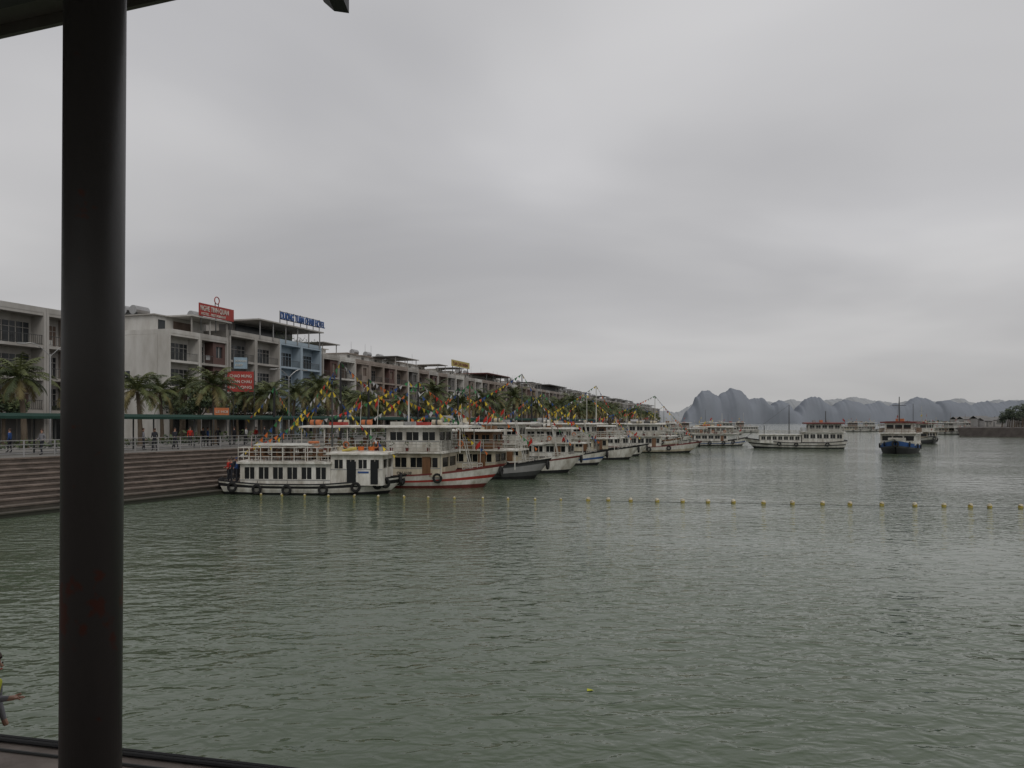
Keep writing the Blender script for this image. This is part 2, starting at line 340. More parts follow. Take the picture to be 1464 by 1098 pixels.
p=fb0+fd*122; sg=mb.build("yellow_rooftop_sign",(p.x+.3,p.y,2.8+16.4),fang); text("sign_letters","TUAN CHAU MARINA",1.2,M('dred'),(.5,-.03,.35),(math.radians(90),0,0),sg,wscale=.95)
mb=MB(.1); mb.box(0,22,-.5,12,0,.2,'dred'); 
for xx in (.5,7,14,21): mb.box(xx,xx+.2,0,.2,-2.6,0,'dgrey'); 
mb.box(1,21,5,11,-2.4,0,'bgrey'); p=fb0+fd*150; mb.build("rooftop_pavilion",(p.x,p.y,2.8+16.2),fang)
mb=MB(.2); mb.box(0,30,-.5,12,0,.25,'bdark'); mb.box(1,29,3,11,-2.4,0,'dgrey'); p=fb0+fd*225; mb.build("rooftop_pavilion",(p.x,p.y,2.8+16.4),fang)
# ---------------------------------------------------------------- palms and trees
fl=[mat("palm_leaf_dark",(.05,.068,.025),.6,.3,2),mat("palm_leaf",(.11,.13,.045),.55,.3,2),mat("palm_leaf_yellow",(.2,.17,.07),.6,.3,2)]
bark=mat("palm_bark",(.12,.095,.07),.9,.35,4)
def palm(seed,Ht=5.2,FL=2.7):
    r=random.Random(seed); mb=MB(); lx=r.uniform(-.12,.12); ly=r.uniform(-.12,.12)
    n=9; pts=[]
    for i in range(n+1):
        s=i/n; pts.append(Vector((lx*s*s*Ht*.6,ly*s*s*Ht*.6,Ht*s-.1)))
    for i in range(n):
        r0=.24-.11*i/n+(.1 if i==0 else 0); mb.cyl(pts[i],pts[i+1],r0,.25-.11*(i+1)/n-.02,bark,8,False)
    top=pts[-1]
    for fI in range(28):
        az=fI*2.399+r.uniform(-.25,.25); e0=math.radians(84-fI*4.0+r.uniform(-9,9)); ln=FL*r.uniform(.8,1.15)
        pos=top.copy()+Vector((0,0,.1)); seg=14; k=fl[0] if r.random()<.35 else (fl[1] if fI<20 or r.random()<.4 else fl[2])
        if fI>23: k=fl[2]
        h=Vector((math.cos(az),math.sin(az),0)); sd=Vector((-h.y,h.x,0))
        for j in range(seg):
            s=(j+.5)/seg; pit=e0-1.45*s**1.3
            d=h*math.cos(pit)+Vector((0,0,1))*math.sin(pit)
            np_=pos+d*ln/seg
            mb.cyl(pos,np_,.03*(1-s)+.01,.03*(1-s)+.008,k,3,False)
            if j>1:
                ll=.68*math.sin(math.pi*min(1,s*.85+.12))**.6*r.uniform(.7,1.15)
                for sg_ in(-1,1):
                    for q in (0,.5):
                        bpnt=pos+d*ln/seg*q; dirr=(sd*sg_*.8+d*.55+Vector((0,0,-1))*(.25+r.random()*.55)).normalized()
                        tp=bpnt+dirr*ll; wv=d*.042
                        mb.poly([bpnt-wv,bpnt+wv,bpnt+dirr*ll*.6+wv*.9,tp],k)
            pos=np_
    return mb.build("palm_tree",(0,0,-500),link=False)
palms=[palm(i+20,[5.2,4.6,5.7,5.0][i]) for i in range(4)]
def pl(px,d,h,i):
    inst(palms[i%4],"palm_tree",(PX(px,d),d,2.8),R.uniform(0,6.28),h/6.4)
for px,d,h in ((35,62,7.4),(201,68,7.0),(307,74,7.2),(262,86,6.8),(352,92,6.6),(395,84,6.6),(418,98,6.6),(470,92,6.8),(440,112,6.8),(505,108,6.8),(545,120,6.8),(575,118,6.6),(-30,70,7),(80,84,6.4),(10,80,6.2),(120,76,6.5),(232,84,6.8),(330,110,6.6),(375,90,6.6),(285,95,6.8),(450,86,6.6),(525,100,6.6),(245,96,6.8),(490,118,6.8)):
    pl(px,d,h,int(px))
t=100;i=0
while t<500:
    for o in (15,29):
        p=along(o+R.uniform(-1,1),t+R.uniform(-2,2)); inst(palms[R.randrange(4)],"palm_tree",(p.x,p.y,2.8),R.uniform(0,6.28),R.uniform(.85,1.25))
    t+=6 if t<240 else 12
def leafy(mb,c,rx,ry,rz,n,sz,r,ks):
    for _ in range(n):
        u=Vector((r.gauss(0,1),r.gauss(0,1),r.gauss(0,1))).normalized()*(r.random()**.35)
        p=Vector((c[0]+u.x*rx,c[1]+u.y*ry,c[2]+u.z*rz)); d1=Vector((r.gauss(0,1),r.gauss(0,1),r.gauss(0,1))).normalized(); d2=d1.orthogonal().normalized(); s=sz*r.uniform(.6,1.3)
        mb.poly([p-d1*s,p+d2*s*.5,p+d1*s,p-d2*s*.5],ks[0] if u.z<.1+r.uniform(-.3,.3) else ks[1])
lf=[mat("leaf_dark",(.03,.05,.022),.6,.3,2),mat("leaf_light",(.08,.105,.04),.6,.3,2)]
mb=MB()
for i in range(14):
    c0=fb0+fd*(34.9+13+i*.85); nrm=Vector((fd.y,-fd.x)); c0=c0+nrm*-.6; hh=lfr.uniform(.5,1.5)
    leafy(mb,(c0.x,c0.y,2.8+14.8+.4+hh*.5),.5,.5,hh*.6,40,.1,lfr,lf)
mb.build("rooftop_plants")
def bushy(seed):
    r=random.Random(seed); mb=MB(); mb.cyl((0,0,-.1),(.1,0,2.2),.18,.12,bark,8)
    for _ in range(7):
        az=r.uniform(0,6.28); e=Vector((math.cos(az)*r.uniform(.6,1.8),math.sin(az)*r.uniform(.6,1.8),r.uniform(3,4.8)))
        mb.cyl((.1,0,2.1),e,.08,.03,bark,5); leafy(mb,e,r.uniform(.8,1.2),r.uniform(.8,1.2),r.uniform(.5,.9),170,.17,r,lf)
    return mb.build("tree",(0,0,0),link=False)
bs=[bushy(i) for i in range(3)]
for px,d in ((285,84),(258,92),(375,100),(60,82),(455,104),(525,118),(5,72),(600,135),(640,150),(690,175),(410,108),(340,100)):
    inst(bs[R.randrange(3)],"tree",(PX(px,d),d,2.8),R.uniform(0,6),R.uniform(.9,1.2))
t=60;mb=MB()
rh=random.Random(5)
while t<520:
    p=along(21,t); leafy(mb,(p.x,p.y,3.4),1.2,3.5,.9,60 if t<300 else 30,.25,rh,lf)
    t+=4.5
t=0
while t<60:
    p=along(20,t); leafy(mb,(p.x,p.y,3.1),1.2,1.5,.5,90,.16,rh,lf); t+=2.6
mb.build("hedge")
def lamp(px,d,h=8.6):
    mb=MB(); mb.cyl((0,0,0),(0,0,h*.9),.09,.06,'steel',8); mb.cyl((0,0,0),(0,0,.5),.16,.14,'dgrey',8)
    for s in(-1,1):
        pr=Vector((0,0,h*.88))
        for j in range(1,7):
            q=j/6; c=Vector((s*1.7*q,0,h*.88+h*.12*math.sin(q*1.9))); mb.cyl(pr,c,.04,.035,'steel',6); pr=c
        mb.box(min(pr.x,pr.x+s*.6),max(pr.x,pr.x+s*.6),-.13,.13,pr.z-.08,pr.z+.06,'grey')
    mb.build("street_lamp",(PX(px,d),d,2.8),.6)
for px,d in ((72,62),(413,92),(520,125),(600,160),(665,200)): lamp(px,d)
# ---------------------------------------------------------------- people
def person(name,joints,bones,loc,rz,hairk='hair',subs=1,sc=1.0):
    names=list(joints); idx={n:i for i,n in enumerate(names)}
    me=bpy.data.meshes.new(name); me.from_pydata([joints[n][0] for n in names],[(idx[b_[0]],idx[b_[1]]) for b_ in bones],[])
    o=bpy.data.objects.new(name,me); COL.objects.link(o)
    md=o.modifiers.new("skin",'SKIN'); md.use_smooth_shade=True; md.branch_smoothing=.2
    for n in names:
        s=me.skin_vertices[0].data[idx[n]]; r_=joints[n][1]; s.radius=(r_,r_) if not isinstance(r_,tuple) else r_; s.use_root=(n=='pelvis')
    if subs: sd=o.modifiers.new("sub",'SUBSURF'); sd.levels=subs; sd.render_levels=subs
    dg=bpy.context.evaluated_depsgraph_get(); m2=bpy.data.meshes.new_from_object(o.evaluated_get(dg)); bpy.data.objects.remove(o)
    ks=[]; 
    for b_ in bones:
        if b_[2] not in ks: ks.append(b_[2])
    m2.materials.clear()
    for k in ks: m2.materials.append(M(k))
    segs=[(Vector(joints[b_[0]][0]),Vector(joints[b_[1]][0]),ks.index(b_[2]),b_) for b_ in bones]
    for p in m2.polygons:
        best=1e9;bi=0
        for A,B,k,b_ in segs:
            ab=B-A; t=max(0,min(1,(p.center-A).dot(ab)/max(1e-9,ab.dot(ab)))); dd=(p.center-(A+ab*t)).length
            if dd<best: best=dd;bi=k
        p.material_index=bi
    o=bpy.data.objects.new(name,m2); COL.objects.link(o); o.location=loc; o.rotation_euler=(0,0,rz); o.scale=(sc,sc,sc)
    hc=Vector(joints['head'][0]); rad=joints['head'][1]; rad=rad if not isinstance(rad,tuple) else rad[0]
    mb=MB(); nn=10; mm=7
    for i in range(mm+1):
        th=math.pi*.62*i/mm
        for j in range(nn):
            ph=2*math.pi*j/nn; fr=max(0,math.sin(ph)*-1)
            t2=th*(1-.38*fr)
            mb.v.append((hc.x+math.sin(t2)*math.cos(ph)*rad*1.12,hc.y+.012+math.sin(t2)*math.sin(ph)*rad*1.22,hc.z+.02+math.cos(t2)*rad*1.3))
    k=mb.mi(hairk)
    for i in range(mm):
        for j in range(nn): mb.f.append((i*nn+j,(i+1)*nn+j,(i+1)*nn+(j+1)%nn,i*nn+(j+1)%nn)); mb.m.append(k)
    h=mb.build("hair",parent=o,smooth=True)
    mb=MB()
    for s in(-1,1):
        mb.cyl((hc.x+s*rad*.38,hc.y-rad*.93,hc.z),(hc.x+s*rad*.38,hc.y-rad*1.0,hc.z),rad*.13,rad*.1,'hair',6)
        mb.cyl((hc.x+s*rad*1.0,hc.y,hc.z-.01),(hc.x+s*rad*1.1,hc.y+.01,hc.z-.005),rad*.28,rad*.22,'skin',8)
    mb.cyl((hc.x,hc.y-rad*.9,hc.z+.01),(hc.x,hc.y-rad*1.2,hc.z-rad*.35),rad*.08,rad*.18,'skin',6)
    mb.cyl((hc.x-rad*.3,hc.y-rad*.95,hc.z-rad*.62),(hc.x+rad*.3,hc.y-rad*.95,hc.z-rad*.62),rad*.07,rad*.07,'cloth_red',6)
    mb.build("face",parent=o,smooth=True)
    return o
def std(walk=0.0,armup=0.0):
    J={'pelvis':((0,0,.93),.125),'belly':((0,0,1.08),.115),'chest':((0,0,1.3),.135),'neckb':((0,0,1.43),.07),'neck':((0,0,1.5),.05),'head':((0,-.01,1.6),.085),'crown':((0,-.005,1.68),.06)}
    for s,n in((-1,'l'),(1,'r')):
        w_=walk*s
        J['hip'+n]=((s*.09,0,.86),.09); J['kn'+n]=((s*.1,-.12*abs(walk)-w_*.12,.48),.058); J['an'+n]=((s*.1,-w_*.25,.08),.04); J['to'+n]=((s*.11,-w_*.25-.16,.035),.032)
        J['sh'+n]=((s*.17,0,1.38),.058); J['el'+n]=((s*.23,.03+w_*.1,1.1),.042); 
        J['wr'+n]=((s*.22,-.1+w_*.14-armup*.15,.87+armup*.3),.028); J['ha'+n]=((s*.215,-.15+w_*.14-armup*.2,.78+armup*.36),.03)
    return J
def bones(top,leg,vest=None):
    Bn=[('pelvis','belly',top),('belly','chest',vest or top),('chest','neckb',vest or top),('neckb','neck','skin'),('neck','head','skin'),('head','crown','skin')]
    for n in 'lr': Bn+=[('pelvis','hip'+n,leg),('hip'+n,'kn'+n,leg),('kn'+n,'an'+n,leg),('an'+n,'to'+n,'cloth_dark'),('chest','sh'+n,top),('sh'+n,'el'+n,top),('el'+n,'wr'+n,top),('wr'+n,'ha'+n,'skin')]
    return Bn
rp=random.Random(9)
for px,d,tp,wk in ((221,57,'cloth_dark',.8),(290,66,'cloth_dark',.2),(297,66.5,'cloth_blue',.0),(366,74,'cloth_red',.6),(205,58,'cloth_grey',.3),(352,75,'cloth_white',.2),(335,73,'cloth_dark',.0),(60,50,'cloth_grey',.5),(250,60,'cloth_dark',.9),(272,69,'cloth_red',.4),(312,70,'cloth_dark',.7),(14,54,'cloth_blue',.3),(378,78,'cloth_dark',.1)):
    person("pedestrian",std(wk,rp.choice([0,.5])),bones(tp,'cloth_dark'),(PX(px,d),d,2.8),rp.uniform(0,6.28))
# ---------------------------------------------------------------- boats
def hull(mb,L,Bm,zs,zb,zst,strips,deckk='deck'):
    n=28; fr=[0,.18,.42,.56,.78,.88,1.0]; wf=[.86,.9,.945,.96,.985,1.0,1.0]
    rows=[]
    for i in range(n+1):
        u=i/n
        if u<.5: hw=Bm/2*(.84+.16*math.sin(math.pi*u))
        else: hw=Bm/2*max(.012,(1-((u-.5)/.5)**2.3))**.85
        sh=zs
        if u<.3: sh+=(zst-zs)*((.3-u)/.3)**2
        if u>.5: sh+=(zb-zs)*((u-.5)/.5)**2
        rk=.11*L*u**6; rs=-.04*L*(1-u)**8
        pts=[(-.7,.35*hw)]+[(sh*f,hw*q) for f,q in zip(fr,wf)]+[(sh-.14,hw*.95)]
        row=[]
        for z,y in pts:
            zz=max(0,z)/zb; row.append(((u-.5)*L*.93+rk*(zz-.45)+rs*zz,y,z))
        rows.append((row,sh))
    ks=['black']+strips+[strips[-1]]
    for s in(-1,1):
        base=len(mb.v)
        for row,_ in rows:
            for x_,y_,z_ in row: mb.v.append((x_,s*y_,z_))
        m=len(rows[0][0])
        for i in range(n):
            for j in range(m-1):
                A=base+i*m+j;Bq=base+(i+1)*m+j
                mb.f.append((A,Bq,Bq+1,A+1) if s<0 else (A,A+1,Bq+1,Bq)); mb.m.append(mb.mi(ks[j]))
    for i in range(n):
        r0=rows[i][0][-1];r1=rows[i+1][0][-1]; mb.poly([(r0[0],-r0[1],r0[2]),(r1[0],-r1[1],r1[2]),(r1[0],r1[1],r1[2]),(r0[0],r0[1],r0[2])],deckk)
    r0=rows[0][0]
    for j in range(len(r0)-2): mb.poly([(r0[j][0],-r0[j][1],r0[j][2]),(r0[j][0],r0[j][1],r0[j][2]),(r0[j+1][0],r0[j+1][1],r0[j+1][2]),(r0[j+1][0],-r0[j+1][1],r0[j+1][2])],ks[j])
    return rows
def cabin(mb,x0,x1,hw,z0,z1,n,k='white',lo=.4,hi=.82,g='glass',nf=2):
    H=z1-z0; a_=z0+H*lo; b_=z0+H*hi; t=.07
    mb.box(x0+t,x1-t,-hw+t,hw-t,a_-.02,b_+.02,g)
    mb.box(x0,x1,-hw,hw,z0,a_,k); mb.box(x0,x1,-hw,hw,b_,z1,k)
    w_=(x1-x0); pw=min(.3,w_/n*.28)
    for i in range(n+1):
        xx=x0+(w_-pw)*i/n
        for s in(-1,1):
            mb.box(xx,xx+pw,min(s*hw,s*(hw-t)),max(s*hw,s*(hw-t)),a_,b_,k)
            if i<n:
                xm=xx+pw+((w_-pw)/n-pw)*.5; mb.box(xm-.02,xm+.02,min(s*(hw-.03),s*(hw-t-.01)),max(s*(hw-.03),s*(hw-t-.01)),a_,b_,k)
    for i in range(nf+1):
        yy=-hw+t+(2*hw-2*t-.2)*i/nf
        mb.box(x0,x0+t,yy,yy+.2,a_,b_,k); mb.box(x1-t,x1,yy,yy+.2,a_,b_,k)
    for s in(-1,1): mb.box(x0,x1,min(s*hw,s*(hw+.02)),max(s*hw,s*(hw+.02)),a_-.08,a_-.03,'grey')
def slab(mb,x0,x1,hw,z,k='white',th=.1,edge='white2'):
    ys=[-hw,-hw*.6,0,hw*.6,hw]; cz=[0,.07,.1,.07,0]
    for i in range(4):
        mb.poly([(x0,ys[i],z+th+cz[i]),(x1,ys[i],z+th+cz[i]),(x1,ys[i+1],z+th+cz[i+1]),(x0,ys[i+1],z+th+cz[i+1])],k)
    mb.poly([(x0,-hw,z),(x0,hw,z),(x1,hw,z),(x1,-hw,z)],edge)
    for s in(-1,1): mb.poly([(x0,s*hw,z),(x1,s*hw,z),(x1,s*hw,z+th),(x0,s*hw,z+th)],k)
    for xx in(x0,x1): mb.poly([(xx,-hw,z),(xx,hw,z)]+[(xx,ys[i],z+th+cz[i]) for i in range(4,-1,-1)],k)
def rails(mb,x0,x1,hw,z,h=.85,k='white2',step=.9,nb=3,bk=None):
    c=[(x0,-hw),(x1,-hw),(x1,hw),(x0,hw)]
    for i in range(4):
        A=Vector(c[i]);B=Vector(c[(i+1)%4]);n=max(1,int((B-A).length/step))
        for j in range(n): p=A+(B-A)*j/n; mb.cyl((p.x,p.y,z),(p.x,p.y,z+h),.028,.028,k,4,False)
        for q in range(nb): zz=z+h*(q+1)/nb; mb.cyl((A.x,A.y,zz),(B.x,B.y,zz),.022,.022,k,4,False)
BK=['cloth_red','pyellow','green','cloth_white','cloth_blue','cloth_orange','pyellow']
def bunting(mb,p0,p1,sag,r,sz=.3,step=.45):
    p0=Vector(p0);p1=Vector(p1);n=max(3,int((p1-p0).length/step)); pr=p0
    for i in range(1,n+1):
        s=i/n; p=p0.lerp(p1,s)-Vector((0,0,sag*4*s*(1-s))); mb.cyl(pr,p,.015,.015,'dgrey',3,False)
        k=BK[(i+r.randrange(2))%7]; mid_=(pr+p)/2; w_=(p-pr)*.4; jit=Vector((r.uniform(-.1,.1),r.uniform(-.12,.12),0))
        mb.poly([mid_-w_,mid_+w_,mid_+Vector((0,0,-sz))+jit],k); pr=p
def flag(mb,x,y,z,h,r,k='cloth_red',s=.6):
    mb.cyl((x,y,z),(x+.1,y,z+h),.025,.018,'white2',4)
    az=r.uniform(-1.2,1.2); n=4; u=Vector((-math.cos(az)*.7,math.sin(az)*.7,-.75))
    for i in range(n):
        a0=Vector((x+.1,y,z+h))+u*s*i/n; a1=Vector((x+.1,y,z+h))+u*s*(i+1)/n; a0.y+=.06*math.sin(i*2); a1.y+=.06*math.sin((i+1)*2)
        mb.poly([a0,a1,a1-Vector((0,0,s*.62)),a0-Vector((0,0,s*.62))],k)
def raft(mb,x,y,z,r):
    k=r.choice(['cream','orange','white','white2','cream']); mb.cyl((x-.4,y,z+.24),(x+.4,y,z+.24),.22,.22,k,10); mb.cyl((x-.08,y,z+.24),(x+.08,y,z+.24),.23,.23,'dgrey',10)
def tyres(mb,rows,us,s=-1,z=.55,Rr=.3):
    n=len(rows)-1
    for u in us:
        row,sh=rows[int(u*n)]; x_,y_,_=row[5]; mb.torus((x_,s*(y_+.1),sh-.42),(0,1,0),Rr,.1,'tyre'); mb.cyl((x_,s*(y_+.1),sh-.1),(x_,s*(y_-.1),sh+.15),.02,.02,'tyre',3)
def place(bow,stern): 
    b_=Vector(bow);s_=Vector(stern); c=(b_+s_)/2; d=b_-s_; return (c.x,c.y,0),math.atan2(d.y,d.x),d.length
def two_deck(name,bow,stern,seed,Bm=4.6,strips=None,haze=0.0,roofk='white',bunt=True,text_=None,h1=1.75,h2=1.75,deckz=1.0,mast=True,lod=False,mast_h=None):
    r=random.Random(seed); mb=MB(haze); loc,rz,L=place(bow,stern)
    strips=strips or r.choice([['black','white','white','black','white','dred'],['black','white','white','white','white','black'],['black','white2','blue','white2','white','black'],['black','cream','white','white','wood','wood']])
    rows=hull(mb,L,Bm,deckz,deckz+.85,deckz+.25,strips); hw=Bm/2-.32
    z0=deckz-.12; z1=z0+h1; xs=-.43*L; xe=r.uniform(.12,.26)*L
    cabin(mb,xs,xe,hw,z0,z1,int((xe-xs)/1.25),'white' if r.random()<.7 else 'cream')
    for s in (-1,1): mb.box(xe-1.5,xe-.85,min(s*(hw+.025),s*hw),max(s*(hw+.025),s*hw),z0+.05,z1-.25,'wood')
    xr=r.uniform(.26,.37)*L
    slab(mb,xs-.5,xr,hw+.28,z1,'white'); 
    for s in(-1,1): mb.cyl((xr-.25,s*(hw),z0),(xr-.25,s*(hw),z1),.05,.05,'white',6)
    z1+=.16; z2=z1+h2
    short=r.random()<.45 and not text_
    c0=r.uniform(-.2,.02)*L; c1=xe-.3
    cabin(mb,c0,c1,hw-.3,z1,z2,max(3,int((c1-c0)/1.1)),'white' if r.random()<.8 else 'wood',lo=.45)
    rails(mb,xs-.35,xr-.15,hw+.2,z1,.8)
    rs0=(c0-.5) if short else (xs-.2)
    slab(mb,rs0,c1+r.uniform(.8,1.8) if not text_ else .38*L,hw+.15,z2,roofk)
    if text_:
        for s in(-1,1): mb.cyl((.34*L,s*hw,z1-.1),(.34*L,s*hw,z2),.04,.04,'white',5)
    if not short:
        i=xs
        while i<c0:
            for s in(-1,1): mb.cyl((i,s*hw,z1),(i,s*hw,z2),.04,.04,'white',5)
            i+=1.9
    i=xs+.5
    while i<c0-.6 and not lod:
        for yy in(-hw*.55,hw*.55):
            mb.box(i,i+.45,yy-.22,yy+.22,z1+.4,z1+.46,'wood'); mb.box(i,i+.06,yy-.22,yy+.22,z1+.46,z1+.95,'wood')
            for ax in(i+.02,i+.4):
                for ay in(yy-.2,yy+.17): mb.box(ax,ax+.04,ay,ay+.04,z1,z1+.4,'wood')
        i+=1.1
    if not lod:
        for q in range(7):
            x_=r.uniform(xs,xr-.5); mb.cyl((x_,-hw-.05,z1),(x_,-hw-.05,z1+.3),.1,.14,'dred',6); leafy(mb,(x_,-hw-.05,z1+.5),.22,.2,.25,16,.08,r,lf)
    z3=z2+.22
    for q in range(r.randrange(2,5)): raft(mb,r.uniform(rs0+.8,c1-.5),r.choice([-1,0,1])*hw*.5,z3-.05,r)
    for q in range(4):
        x_=r.uniform(rs0+.5,c1-1); mb.box(x_,x_+r.uniform(.3,1.2),-.5,.5,z3-.1,z3+r.uniform(.15,.45),r.choice(['grey','dgrey','cream','white2','wood','red']))
    if r.random()<.6: mb.cyl((rs0+1,-.6,z3+.35),(rs0+2.2,-.6,z3+.35),.33,.33,'steel',10)
    for q in range(3): mb.torus((xs+1.4+q*2.4,-hw-.24,z1+.45),(0,1,0),.22,.06,'orange',10,5)
    flag(mb,L*.40,0,deckz+.4,2.2,r)
    for q in range(r.randrange(2,4)): flag(mb,r.uniform(rs0,c1),r.uniform(-1,1),z3,r.uniform(.9,2.2),r,r.choice(['cloth_red','cloth_red','pyellow']),.6)
    if mast:
        mx_=r.uniform(-.1,.15)*L; mh=mast_h or r.uniform(2.2,4.6); mb.cyl((mx_,0,z2),(mx_,0,z3+mh),.075,.045,r.choice(['white2','dgrey','wood','dgrey']),6); mb.cyl((mx_,-.6,z3+mh*.7),(mx_,.6,z3+mh*.7),.025,.025,'dgrey',4)
        if bunt:
            bunting(mb,(mx_,0,z3+mh),(L*.44,0,deckz+1.6),.3,r); bunting(mb,(mx_,0,z3+mh),(xs,0,z3+.2),.3,r)
    mb.cyl((L*.36,.3,deckz+.3),(L*.30,.3,z2+1.0),.05,.04,'white2',5); mb.cyl((L*.36,-.3,deckz+.3),(L*.30,-.3,z2+1.0),.05,.04,'white2',5)
    rails(mb,L*.33,L*.40,Bm*.16,deckz+.2,.6,'white2')
    tyres(mb,rows,[.12,.34,.6,.78],-1); tyres(mb,rows,[.3,.7,.86],1)
    mb.torus((L*.5,0,deckz+.25),(1,0,0),.32,.12,'tyre')
    o=mb.build(name,loc,rz)
    if text_: text("name_lettering",text_,.3,M('black'),(xe-1.9-1.6,-hw-.03,z0+.16),(math.radians(90),0,0),o,ext=.005)
    return o
def low_boat():
    r=random.Random(11); mb=MB(); loc,rz,L=place((-7.6,52.7),(-20.2,53.7))
    rows=hull(mb,L,3.9,.78,1.35,1.05,['black','white','white','black','white','black']); hw=1.62
    cabin(mb,-.37*L,.13*L,hw,.66,2.12,6,'white',lo=.28,hi=.84); slab(mb,-.385*L,.14*L,hw+.2,2.12,'white',.12)
    cabin(mb,.131*L,.415*L,hw-.1,.66,2.75,4,'white',lo=.55,hi=.84); slab(mb,.11*L,.445*L,hw+.12,2.75,'white',.1,'cream')
    for s in(-1,1):
        mb.box(.22*L,.27*L,min(s*(hw-.1),s*(hw-.07)),max(s*(hw-.1),s*(hw-.07)),.75,2.3,'glass'); mb.box(.35*L,.39*L,min(s*(hw-.1),s*(hw-.07)),max(s*(hw-.1),s*(hw-.07)),.75,2.3,'glass')
        mb.box(.28*L,.34*L,min(s*(hw-.1),s*(hw-.075)),max(s*(hw-.1),s*(hw-.075)),1.5,1.62,'cloth_blue')
    rails(mb,-.38*L,.12*L,hw+.05,2.28,.95,'white',.75,3)
    slab(mb,-.30*L,.02*L,hw-.1,3.35,'white2',.06)
    for x_ in (-.29*L,-.14*L,.0*L):
        for s in(-1,1): mb.cyl((x_,s*(hw-.2),2.3),(x_,s*(hw-.2),3.36),.03,.03,'white',5)
    i=-.34*L
    while i<.09*L:
        for yy in(-.8,.8):
            mb.box(i,i+.5,yy-.4,yy+.4,2.62,2.68,'wood'); mb.box(i,i+.06,yy-.4,yy+.4,2.68,3.1,'wood'); mb.box(i+.05,i+.1,yy-.3,yy-.25,2.3,2.62,'wood'); mb.box(i+.05,i+.1,yy+.25,yy+.3,2.3,2.62,'wood')
        i+=1.0
    for q in range(5): mb.cyl((.14*L+q*.75,.2,2.98),(.14*L+q*.75,.2,3.25),.2,.24,r.choice(['cloth_orange','cream','grey']),8); leafy(mb,(.14*L+q*.75,.2,3.45),.25,.25,.25,14,.09,r,lf)
    mb.torus((.02*L,-.9,3.58),(0,0,1),.3,.09,'orange'); mb.cyl((.17*L,-.5,2.98),(.17*L+1.0,-.5,3.15),.09,.13,'yellow',10)
    for s in(-1,1): mb.cyl((-.46*L,s*1.3,.9),(-.43*L,s*1.3,2.6),.03,.03,'dgrey',5)
    tyres(mb,rows,[.08,.22,.42,.62,.8,.9,.96],-1,Rr=.27); tyres(mb,rows,[.1,.5,.8],1)
    mb.torus((.49*L,0,1.0),(1,0,0),.3,.12,'tyre'); mb.torus((-.505*L,-.8,.75),(1,0,0),.3,.12,'tyre'); mb.torus((-.505*L,.5,.75),(1,0,0),.3,.12,'tyre')
    mb.cyl((.1*L,0,2.6),(.1*L,0,7.2),.07,.04,'dgrey',6); mb.cyl((-.2*L,.5,2.2),(-.2*L,.5,5.5),.05,.03,'dgrey',6)
    bunting(mb,(.1*L,0,7.2),(-.36*L,0,3.2),.5,r); bunting(mb,(.1*L,0,7.2),(.46*L,0,2.6),.4,r); bunting(mb,(-.2*L,.5,5.5),(-.46*L,0,2.4),.3,r)
    flag(mb,-.37*L,0,2.5,1.5,r,'cloth_red',.6)
    mb.build("tour_boat",loc,rz)
    for i,(lx,ly,k) in enumerate(((-.455,-1.1,'cloth_red'),(-.43,-.3,'cloth_blue'),(-.405,.6,'cloth_red'),(-.47,.3,'cloth_dark'),(-.40,-1.3,'cloth_blue'),(-.43,-1.35,'cloth_red'))):
        c,s=math.cos(rz),math.sin(rz); X=loc[0]+lx*L*c-ly*s; Y=loc[1]+lx*L*s+ly*c
        person("passenger",std(.1,.6),bones('cloth_dark' if i%2 else k,'cloth_dark',k),(X,Y,.83),rp.uniform(0,6.28),sc=.95)
low_boat()
wbr=['dred','white','red','white','white','dred']
def bst(px,py,L,hd=(.97,-.2)):
    d=WL(py); b_=Vector((PX(px,d),d)); v=Vector(hd).normalized(); return tuple(b_),tuple(b_-v*L)
b_,s_=bst(716,697,16.5); two_deck("tour_boat",b_,s_,2,4.8,wbr,text_="QN-6139",mast_h=3.4)
b_,s_=bst(783,685,14.5,(.96,-.26)); two_deck("tour_boat",b_,s_,5,4.4,['black','dgrey','grey','grey','dgrey','black'],h1=1.6,h2=1.5,mast_h=4)
b_,s_=bst(831,676,16); two_deck("tour_boat",b_,s_,8,4.9,['black','white','white','white','dred','white'],deckz=1.15,h2=1.8,mast_h=4.8)
b_,s_=bst(868,665,13.5,(.96,-.28)); two_deck("tour_boat",b_,s_,12,4.3,['black','white','blue','white','white','black'],h1=1.6,h2=1.5)
b_,s_=bst(913,657,15.5,(.98,-.3)); two_deck("tour_boat",b_,s_,14,5.0,['black','white','white','white','white','black'],deckz=1.1,mast_h=5)
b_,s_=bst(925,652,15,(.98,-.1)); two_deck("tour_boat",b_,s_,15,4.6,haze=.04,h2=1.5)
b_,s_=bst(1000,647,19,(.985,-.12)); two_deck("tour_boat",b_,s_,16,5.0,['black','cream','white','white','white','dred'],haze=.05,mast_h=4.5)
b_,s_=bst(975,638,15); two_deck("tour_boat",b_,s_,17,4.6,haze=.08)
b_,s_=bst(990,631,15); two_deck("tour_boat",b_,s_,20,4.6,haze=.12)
b_,s_=bst(1068,637,12,(1,-.1)); two_deck("tour_boat",b_,s_,21,4.4,['black','white','blue','white','white','black'],haze=.08,h1=1.5,h2=1.3,bunt=False)
